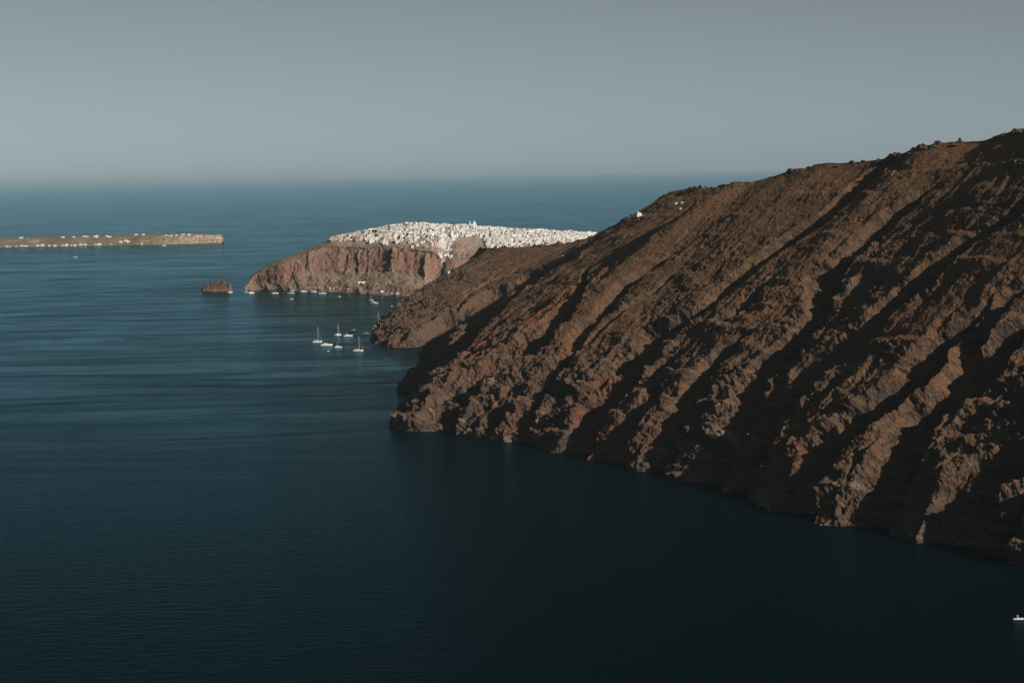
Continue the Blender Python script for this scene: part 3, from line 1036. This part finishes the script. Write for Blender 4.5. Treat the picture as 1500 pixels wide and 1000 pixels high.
link("walls", MB().box(0, 0, 4, 14, 10, 22).box(0, 0, 15.4, 14.6, 10.6, 0.8).mesh("walls", M_WHITE), ht_)
windows(ht_, (-4.6, -1.5, 1.5, 4.6), (4.5, 8.2, 12), -5.05, 1.5, 2.2)
for (px, v, wd, dp, ht, lab) in ((706, 3.9, 34, 11, 7, "long white terraced building just below the domed church"), (842, 3.4, 46, 14, 8, "long white low hall at the landward end of town"),
                                 (790, 3.95, 24, 10, 6, "wide white building with brown gable on the plateau skyline"), (866, 3.8, 30, 12, 8, "wide white building where town meets the dark ridge")):
    bl = landmark("long_building", px, v, lab, "building")
    link("walls", MB().box(0, 0, ht / 2 - 4, wd, dp, ht + 8).mesh("walls", M_WHITE), bl)
    link("parapet", MB().box(0, -dp / 2 + 0.1, ht + 0.35, wd, 0.3, 0.7).box(0, dp / 2 - 0.1, ht + 0.35, wd, 0.3, 0.7).mesh("parapet", M_WHITE), bl)
    windows(bl, [(-0.4 + 0.16 * k) * wd for k in range(6)], (ht * 0.55,), -dp / 2 - 0.05, 1.5, 2.0)
cs_ = landmark("ruined_castle", 487, 3.9, "ruined pale stone castle walls at the seaward tip of town", "ruin")
link("tower", MB().box(0, 0, 2, 10, 9, 14, 0.93).mesh("tower", M_STONE), cs_)
link("curtain_wall", MB().box(13, 1, 0, 16, 2.2, 9).box(19, 3, 1, 4, 4, 12).box(9, 1, 5, 2, 2.2, 2).mesh("curtain_wall", M_STONE), cs_)

# harbour buildings at the foot of the cliff
for i, (px, v, kind, sc) in enumerate(((527, 1.5, 3, 1.0), (533, 1.5, 3, 0.7), (560, 1.12, 3, 0.55), (574, 1.10, 0, 0.6), (582, 1.08, 1, 0.5), (462, 1.13, 4, 0.6), (468, 1.11, 6, .5), (484, 1.12, 4, 0.7), (489, 1.15, 6, 0.6), (497, 1.12, 5, 0.5), (510, 1.12, 4, 0.6), (520, 1.10, 6, 0.6))):
    p = head_at(px, v)
    place_house(kind, p[0], p[1], p[2] + 0.8, rnd.uniform(-.3, .2), sc, VARIANTS[kind][4] + " at the harbour under the red cliff", "harbour houses: " + VARIANTS[kind][4])

# island houses
for i, (px, row, sc, kind) in enumerate([(12, 1, 1.6, 3), (25, 1, .8, 0), (77, 1, 1.4, 3), (94, 1, 1.1, 3), (108, 1, 1.2, 3), (116, 1, 1.2, 3), (123, 1, 1.3, 0), (130, 1, 1.5, 1), (142, 1, 1.2, 3), (150, 1, 1.3, 3), (186, 1, 1.6, 1), (200, 1, 1.3, 3), (235, 1, 1.0, 3), (244, 1, 1.6, 3), (254, 1, 1.1, 3), (263, 1, 1.5, 3), (272, 1, 1.4, 3)]
                                       + [(6, 0, 1.2, 3), (11, 0, 1, 0), (21, 0, 1.2, 0), (29, 0, 1.4, 3), (36, 0, 1.2, 3), (38, 0, 1, 0), (52, 0, 1.3, 3), (58, 0, 1.5, 1), (62, 0, 1, 0), (70, 0, 1.1, 3), (80, 0, 1.4, 3), (92, 0, 1.3, 3), (97, 0, 1.4, 1), (104, 0, 1, 0), (109, 0, 1.4, 3), (117, 0, 1.5, 3), (123, 0, 1.3, 3), (139, 0, 1.3, 3), (145, 0, 1.6, 3), (160, 0, .9, 0), (172, .5, 1.5, 3), (178, .6, 1.5, 3), (184, .5, 1.4, 3), (207, 0, .9, 3)]):
    i0 = int(np.argmin(np.abs(ipx - px)))
    jv = {1: 3.03, 0: 1.25, .5: 1.7, .6: 2.0}[row] + rnd.uniform(-.02, .06)
    j0 = int(np.argmin(np.abs(ivv - jv)))
    p = IBd[i0, j0]
    where = "along the flat top of the low island" if row == 1 else ("on the shore of the low island" if row == 0 else "on the mid slope of the low island")
    place_house(kind, p[0], p[1], p[2] + 0.5, rnd.uniform(-.4, .3), sc * 0.85, VARIANTS[kind][4] + " " + where, "island houses " + where + ": " + VARIANTS[kind][4])

# chapel and ruins on the near ridge
WP = wall_P.reshape(-1, 3)
wpx, wpy = project(WP)
wz_ok = (V2.reshape(-1) >= 0) & (V2.reshape(-1) <= 1.02)


def wall_at(px, py):
    d = (wpx - px) ** 2 + (wpy - py) ** 2 + np.where(wz_ok, 0, 1e6)
    near = np.where(d < d.min() + 4)[0]
    return WP[near[np.argmin(WP[near, 1])]]


p = wall_at(936, 315)
cp = link("ridge_chapel", None)
cp.location = tuple(p)
cp.scale = (0.6, 0.6, 0.6)
tag(cp, "small white chapel on the saddle of the dark ridge", "chapel")
link("walls", MB().box(0, 0, 1.5, 11, 7, 7).vault(0, 0, 4.98, 10.9, 6.9).mesh("walls", M_WHITE), cp)
link("annex", MB().box(9, 0.5, 0.5, 7, 6, 5).mesh("annex", M_WHITE), cp)
link("bell_gable", MB().box(-3.5, -1, 9.5, 2.4, 1.0, 2.6).mesh("bell_gable", M_WHITE), cp)
windows(cp, (0,), (2.0,), -3.55, 1.3, 2.4)
for (px, py, sc, kind, lab) in ((991, 297, 0.45, 0, "small white hut on the brown slope below the ridge"), (999, 296, 0.45, 4, "cream hut beside the white hut below the ridge"), (997, 304, 0.35, 0, "tiny white hut below the pair of huts on the slope")):
    p = wall_at(px, py)
    place_house(kind, p[0], p[1], p[2], rnd.uniform(-.5, 0), sc, lab, None)

# boulders standing on the near ridge
def boulder_mesh(seed):
    bm = bmesh.new()
    bmesh.ops.create_icosphere(bm, subdivisions=3, radius=1)
    co = np.array([v_.co[:] for v_ in bm.verts])
    dn = 0.55 * fbm(co[:, 0] * 1.1 + seed * 3, co[:, 1] * 1.1, co[:, 2] * 1.1, 4, 0.6, seed, ridged=True)
    for v_, q in zip(bm.verts, dn):
        v_.co *= 0.85 + float(q)
        v_.co.z *= 0.8
    me_ = bpy.data.meshes.new("ridge_boulder")
    bm.to_mesh(me_)
    bm.free()
    return me_


BOULDERS = [boulder_mesh(q) for q in range(4)]
for i, (px, py, r_) in enumerate([(1496, 190, 4), (1483, 192, 3), (1474, 195, 3.5), (1460, 200, 2.6), (1400, 209, 3.4), (1370, 213, 3), (1354, 215, 3.6),
                                  (1332, 223, 2.6), (1318, 226, 2.0), (1285, 236, 3.4), (1291, 234, 2.2), (1226, 241, 2.8), (1300, 245, 3), (985, 284, 2.4)]):
    p = wall_at(px, py + 1)
    o = link("boulder", BOULDERS[i % 4], None, M_CLIFF)
    o.location = (p[0], p[1], p[2] - 0.15 * r_)
    o.scale = (r_ * 1.7, r_ * 1.2, r_ * 0.85)
    o.data.polygons.foreach_set('use_smooth', [False] * len(o.data.polygons))
    o.rotation_euler = (0.12 * math.sin(3.1 * i), 0.3 * math.sin(1.7 * i), 1.3 * i)
    tag(o, "rough brown boulder standing on the near ridge crest", "boulder", "boulders along the ridge crest")

# zigzag stairway in the ravine below the town
pts = [(650, 382), (656, 389), (662, 394), (656, 393), (650, 396), (646, 399)]
pv, pf = [], []


def head_pix(px, py):
    fp = HPd[:, 20:300].reshape(-1, 3)
    if not hasattr(head_pix, "c"):
        head_pix.c = project(fp)
        head_pix.p = fp
    d = (head_pix.c[0] - px) ** 2 + (head_pix.c[1] - py) ** 2
    return head_pix.p[np.argmin(d)]


def wall_pix(px, py):
    d = (wpx - px) ** 2 + (wpy - py) ** 2 + np.where(wz_ok, 0, 1e6)
    return WP[np.argmin(d)]


for (px, py) in pts:
    for k in (-1, 1):
        q = wall_at(px + k * 1.5, py)
        pv += [(q[0], q[1] - 5.0, q[2] + 6.0), (q[0], q[1] - 5.0, q[2] - 6)]
for i in range(len(pts) - 1):
    b = i * 4
    pf += [(b, b + 2, b + 6, b + 4), (b + 1, b, b + 4, b + 5), (b + 2, b + 3, b + 7, b + 6)]
zm = bpy.data.meshes.new("stairway")
zm.from_pydata(pv, [], pf)
tag(link("zigzag_stairway", zm, None, M_PATH), "pale zigzag stairway down the ravine below town", kind="structure")

# ---------------------------------------------------------------- boats
def hull_mesh(L, W, H, mat, draft=0.5):
    secs = []
    for t in np.linspace(0, 1, 9):
        x = -L / 2 + L * t
        wd = W / 2 * (0.80 + 0.20 * math.sin(math.pi * min(1, t * 1.2))) * (1 - max(0, (t - 0.45) / 0.55) ** 2.2) + 0.02
        sh = H * (1 + 0.35 * max(0, t - 0.4))
        secs.append([(x, -wd, sh), (x, -wd * 0.86, 0.2), (x, 0, -draft), (x, wd * 0.86, 0.2), (x, wd, sh)])
    return MB().sections(secs).mesh("hull", mat)


def boat(px, py, kind, L, rz, label, cat, mast=0.0, hull=None, group=None):
    c = on_z(px, py)
    e = link({"sail": "sailing_yacht", "cat": "catamaran", "motor": "motor_yacht", "open": "motor_boat", "dark": "wooden_boat"}[kind], None)
    e.location = (c.x, c.y, 0)
    e.rotation_euler = (0, 0, rz)
    tag(e, label, cat, group)
    hm_ = hull or M_GEL
    W = L * (0.28 if kind != "open" else 0.33)
    H = L * 0.085 + 0.35
    if kind == "cat":
        for sgn in (-1, 1):
            hb = link("hull", hull_mesh(L, L * 0.13, H * 1.15, hm_), e)
            hb.location = (0, sgn * L * 0.2, 0)
        link("bridge_deck", MB().box(-L * 0.08, 0, H * 1.02, L * 0.62, L * 0.42, H * 0.5).mesh("bridge_deck", M_GEL), e)
        cb = link("cabin", MB().box(-L * 0.1, 0, H * 1.27 + 0.65, L * 0.42, L * 0.36, 1.3, 0.86).mesh("cabin", M_GEL), e)
        link("window", MB().box(-L * 0.1, 0, H * 1.27 + 0.75, L * 0.405, L * 0.352, 0.45, 0.95).mesh("window", M_PANE), cb)
        link("bimini", MB().box(-L * 0.33, 0, H * 1.27 + 2.1, L * 0.2, L * 0.34, 0.15).tube((-L * .41, L * .15, H), (-L * .41, L * .15, H + 2.4), .06, .06).tube((-L * .41, -L * .15, H), (-L * .41, -L * .15, H + 2.4), .06, .06).mesh("bimini", M_CANVAS), e)
    else:
        link("hull", hull_mesh(L, W, H, hm_), e)
        if kind != "open":
            link("deck", MB().box(-L * 0.1, 0, H - 0.06, L * 0.7, W * 0.8, 0.2).mesh("deck", M_TEAK if kind == "dark" else M_GEL), e)
        if kind == "sail":
            cb = link("cabin", MB().box(-L * 0.02, 0, H + 0.4, L * 0.36, W * 0.55, 0.75, 0.82).mesh("cabin", M_GEL), e)
            link("window", MB().box(-L * 0.02, 0, H + 0.42, L * 0.30, W * 0.565, 0.25, 0.95).mesh("window", M_PANE), cb)
            link("sprayhood", MB().box(-L * 0.23, 0, H + 0.7, L * 0.09, W * 0.55, 1.1, 0.7).mesh("sprayhood", M_CANVAS), e)
        elif kind in ("motor", "dark"):
            cb = link("cabin", MB().box(-L * 0.06, 0, H + 0.85, L * 0.5, W * 0.72, 1.6, 0.85).mesh("cabin", M_GEL if kind == "motor" else M_GREYH), e)
            link("window", MB().box(-L * 0.06, 0, H + 1.0, L * 0.475, W * 0.70, 0.55, 0.92).mesh("window", M_PANE), cb)
            link("flybridge", MB().box(-L * 0.12, 0, H + 1.95, L * 0.27, W * 0.55, 0.6, 0.9).box(-L * 0.2, 0, H + 3.2, L * 0.14, W * 0.5, 0.12).tube((-L * .14, 0, H + 2), (-L * .2, 0, H + 3.2), .12, .08).mesh("flybridge", M_GEL if kind == "motor" else M_GREYH), e)
        else:
            link("console", MB().box(-L * 0.08, 0, H + 0.45, L * 0.14, W * 0.35, 1.1, 0.75).mesh("console", M_GEL), e)
            link("outboard_motor", MB().box(-L * 0.53, 0, H * 0.9, L * 0.07, W * 0.2, 0.9, 0.8).mesh("outboard_motor", M_NAVY), e)
            link("canopy", MB().box(-L * 0.08, 0, H + 1.95, L * 0.2, W * 0.6, 0.14).tube((-L * .14, W * .2, H * .6), (-L * .14, W * .2, H + 1.95), .05, .05).tube((-L * .14, -W * .2, H * .6), (-L * .14, -W * .2, H + 1.95), .05, .05).mesh("canopy", M_CANVAS), e)
    if mast > 0:
        ms = link("mast", MB().tube((L * 0.08, 0, H), (L * 0.08, 0, mast), 0.30, 0.20).tube((L * 0.08, -W * .35, mast * .55), (L * 0.08, W * .35, mast * .55), .07, .07).mesh("mast", M_ALU), e)
        link("boom", MB().tube((L * 0.06, 0, H + 1.9), (-L * 0.36, 0, H + 2.0), 0.30, 0.22).mesh("boom", M_CANVAS), e)
        link("forestay", MB().tube((L * 0.47, 0, H * 1.3), (L * 0.09, 0, mast * 0.96), 0.12, 0.06, 5).mesh("forestay", M_CANVAS), e)
        link("backstay", MB().tube((-L * 0.49, 0, H), (L * 0.07, 0, mast * 0.99), 0.03, 0.03, 4).mesh("backstay", M_ALU), e)
    return e


boat(337, 428.5, "cat", 14, 0.9, "white catamaran with tall mast beside the rock islet", "catamaran", 27)
boat(368, 429.5, "cat", 16, 0.5, "white catamaran moored at the tip of the headland", "catamaran", 32)
boat(360.5, 428.5, "sail", 11, -0.3, "small white sailboat close beside the headland-tip catamaran", "sailboat", 17)
boat(371, 424.8, "open", 7, 0.2, "tiny white boat against the headland-tip rocks", "motorboat")
boat(403, 430, "sail", 19, 0.05, "white sailing yacht moored alone under the brown headland slope", "sailboat", 20)
boat(426, 430, "cat", 18, 2.7, "white catamaran with faint mast under the red cliff", "catamaran", 22)
boat(428.5, 426, "open", 11, 0.0, "white launch just behind the catamaran under the red cliff", "motorboat")
boat(445, 427.3, "motor", 17, 0.1, "white motor yacht moored tight to the pale shore rocks", "motor yacht")
boat(460, 428, "motor", 17, 3.1, "white motor yacht between the shore-side yacht and a sailing yacht", "motor yacht")
boat(472.5, 430.2, "sail", 21, 3.2, "big white sailing yacht last in the row under the cliff", "sailboat", 21)
boat(427, 438.2, "open", 9, 0.0, "small white tender out in front of the moored row", "motorboat")
boat(497.5, 434.5, "open", 7, 0.3, "tiny cream dinghy drifting off the harbour", "dinghy")
boat(548.5, 444.5, "motor", 22, -0.5, "white motor yacht off the harbour mouth", "motor yacht")
boat(543.5, 440.5, "cat", 12, 2.6, "white catamaran tucked behind the harbour-mouth motor yacht", "catamaran", 15)
boat(574, 448.5, "open", 7, 1.0, "tiny white boat against the dark cove rocks", "motorboat")
boat(553.5, 478, "sail", 17, 0.35, "white sailing yacht half hidden by the scree point, tall mast", "sailboat", 31)
boat(465, 501, "sail", 18, 0.15, "white sailing yacht with tall mast, outermost of the anchored cluster", "sailboat", 29)
boat(478.5, 506, "motor", 22, 0.1, "large white motor yacht with flybridge in the anchored cluster", "motor yacht")
boat(495.5, 509, "motor", 14, 0.0, "low white motor cruiser between flybridge yacht and single-mast yacht", "motor yacht")
boat(481, 514.5, "open", 4, 0.3, "tiny white dinghy in front of the anchored cluster", "dinghy")
boat(495, 491, "cat", 13, 0.8, "white catamaran with slim mast behind the anchored cluster", "catamaran", 24)
boat(510, 492.5, "motor", 18, 0.0, "white motor yacht beside the slim-masted catamaran", "motor yacht")
boat(517, 485.2, "dark", 19, 3.1, "dark navy wooden boat anchored beyond the white yachts", "boat", 0, M_NAVY)
boat(536.5, 489.3, "dark", 14, 3.1, "grey low wooden boat near the scree point", "boat", 0, M_GREYH)
boat(525, 514, "sail", 18, 0.0, "white sailing yacht anchored alone off the scree point", "sailboat", 27)
boat(110, 377, "motor", 19, 2.9, "white speedboat trailing a long wake by the low island", "speedboat")
boat(240, 359.8, "motor", 20, 0.1, "white boat moored below the pale island cliff", "motor yacht")
boat(281, 360, "dark", 20, 0.0, "dark boat moored below the pale island cliff", "boat", 0, M_NAVY)
boat(1492, 907, "open", 7.2, 0.03, "small white motorboat alone on black water below the near cliff", "motorboat")

# wake of the speedboat
M_FOAM, nt, b = new_mat("wake_foam")
geo = node(nt, 'ShaderNodeNewGeometry')
fz = noise_node(nt, geo.outputs['Position'], 0.08, 4)
b.inputs['Base Color'].default_value = (0.5, 0.56, 0.6, 1)
nt.links.new(ramp(nt, fz, [(0.4, 0.0), (0.7, 0.28)]), b.inputs['Alpha'])
wk_v, wk_f = [], []
w0 = on_z(110, 377)
for arm in ((65, 370.5), (10, 375.0)):
    e_ = on_z(*arm)
    d = (e_ - w0).normalized()
    sd_ = Vector((-d.y, d.x, 0))
    for i in range(12):
        q = w0 + (e_ - w0) * (i / 11)
        ww = 3 + 22 * i / 11
        wk_v += [tuple(q - sd_ * ww + Vector((0, 0, .05))), tuple(q + sd_ * ww + Vector((0, 0, .05)))]
    bb = len(wk_v) - 24
    for i in range(11):
        wk_f.append((bb + 2 * i, bb + 2 * i + 1, bb + 2 * i + 3, bb + 2 * i + 2))
wm = bpy.data.meshes.new("boat_wake")
wm.from_pydata(wk_v, [], wk_f)
tag(link("boat_wake", wm, None, M_FOAM), "pale spreading wake behind the white speedboat", "wake", kind="stuff")

# surf along the foot of the near cliff
sf_v, sf_f = [], []
zz = wall_P[..., 2]
cross = np.array([next((j for j in range(len(VV) - 60, 0, -1) if zz[i, j] < 0), 0) for i in range(NU)])
fo = fbm(AV / 26, 0 * AV, 0 * AV, 3, 0.55, 131)
prev = None
for i in range(NU):
    q = wall_P[i, cross[i]]
    out_d = wall_P[i, 0, :2] - wall_P[i, 40, :2]
    out_d = out_d / (np.linalg.norm(out_d) + 1e-6)
    wd_ = 3.6 * max(0.0, float(fo[i]) + 0.05)
    cur = (q[0] + 2.5 * -out_d[0], q[1] + 2.5 * -out_d[1]), (q[0] + out_d[0] * wd_, q[1] + out_d[1] * wd_)
    if prev is not None and wd_ > 0.1 and math.hypot(cur[0][0] - prev[0][0], cur[0][1] - prev[0][1]) < 9:
        b_ = len(sf_v)
        sf_v += [(*prev[0], 0.06), (*prev[1], 0.06), (*cur[1], 0.06), (*cur[0], 0.06)]
        sf_f.append((b_, b_ + 1, b_ + 2, b_ + 3))
    prev = cur
M_SURF, nt, b = new_mat("shore_surf")
geo = node(nt, 'ShaderNodeNewGeometry')
b.inputs['Base Color'].default_value = (0.5, 0.52, 0.53, 1)
nt.links.new(ramp(nt, noise_node(nt, geo.outputs['Position'], 0.35, 4), [(0.42, 0.0), (0.62, 0.75)]), b.inputs['Alpha'])
sfm = bpy.data.meshes.new("shore_surf")
sfm.from_pydata(sf_v, [], sf_f)
tag(link("shore_surf", sfm, None, M_SURF), "thin broken surf along the foot of the near cliff", "surf", kind="stuff")

# ---------------------------------------------------------------- stones and dry scrub on the near slope
def scatter(name, n, mat, size, seed, label, squash, vlo, vhi, power=1.0):
    rs = np.random.RandomState(seed)
    cand = rs.randint(0, NU - 1, n * 3), rs.randint(12, 12 + NV_S - 1, n * 3)
    v_ = VV[cand[1]]
    ok = (v_ > vlo) & (v_ < vhi)
    PP = wall_P[cand[0][ok], cand[1][ok]][:n]
    PP = PP[PP[:, 2] > 2.0]
    clus = fbm(PP[:, 0] / 60, PP[:, 1] / 60, PP[:, 2] / 60, 3, 0.5, seed)
    PP = PP[clus > -0.15 + 0.3 * rs.rand(len(PP))]
    k = len(PP)
    base = np.array([(1, 0, 0), (-1, 0, 0), (0, 1, 0), (0, -1, 0), (0, 0, 1), (0, 0, -1)], float)
    fc = np.array([(0, 2, 4), (2, 1, 4), (1, 3, 4), (3, 0, 4), (2, 0, 5), (1, 2, 5), (3, 1, 5), (0, 3, 5)])
    sz = size[0] + (size[1] - size[0]) * rs.rand(k) ** 3
    jit = 1 + 0.35 * (rs.rand(k, 6, 3) - 0.5)
    ang = rs.rand(k) * 6.28
    bs = np.repeat(base[None], k, 0) * jit
    c_, s_ = np.cos(ang)[:, None], np.sin(ang)[:, None]
    x_, y_ = bs[..., 0] * c_ - bs[..., 1] * s_, bs[..., 0] * s_ + bs[..., 1] * c_
    bs = np.stack([x_, y_, bs[..., 2] * squash], -1) * sz[:, None, None]
    vv = (PP[:, None, :] + bs).reshape(-1, 3)
    ff = (fc[None] + (np.arange(k) * 6)[:, None, None]).reshape(-1, 3)
    me = bpy.data.meshes.new(name)
    me.vertices.add(len(vv)); me.vertices.foreach_set("co", vv.reshape(-1).astype(np.float32))
    me.loops.add(ff.size); me.loops.foreach_set("vertex_index", ff.reshape(-1).astype(np.int32))
    me.polygons.add(len(ff)); me.polygons.foreach_set("loop_start", np.arange(0, ff.size, 3, dtype=np.int32))
    me.update(calc_edges=True)
    tag(link(name, me, None, mat), label, kind="stuff")


M_STONES = plain("loose_lava_stone", (0.14, 0.098, 0.072), 0.95, var=0.45, scale=0.04)
scatter("loose_stones", 22000, M_STONES, (0.3, 2.0), 5, "loose brown stones scattered over the near slope", 0.75, 0.02, 1.0)
scatter("dry_scrub", 17000, M_SCRUB, (0.5, 1.6), 8, "dry olive scrub dotted over the near slope", 0.6, 0.3, 1.0)

# ---------------------------------------------------------------- haze
hz = MB().box(0, 140000, 205, 320000, 320000, 450)
hz_mt = bpy.data.materials.new("pale_sea_haze")
hz_mt.use_nodes = True
hn = hz_mt.node_tree
hn.nodes.clear()
pvn = hn.nodes.new('ShaderNodeVolumePrincipled')
pvn.inputs['Color'].default_value = (0.52, 0.69, 0.80, 1)
pvn.inputs['Density'].default_value = 1.1e-5
pvn.inputs['Anisotropy'].default_value = 0.0
ho = hn.nodes.new('ShaderNodeOutputMaterial')
hn.links.new(pvn.outputs[0], ho.inputs['Volume'])
hme = hz.mesh("haze", hz_mt)
tag(link("haze", hme), "pale sea haze softening the far water", kind="stuff")
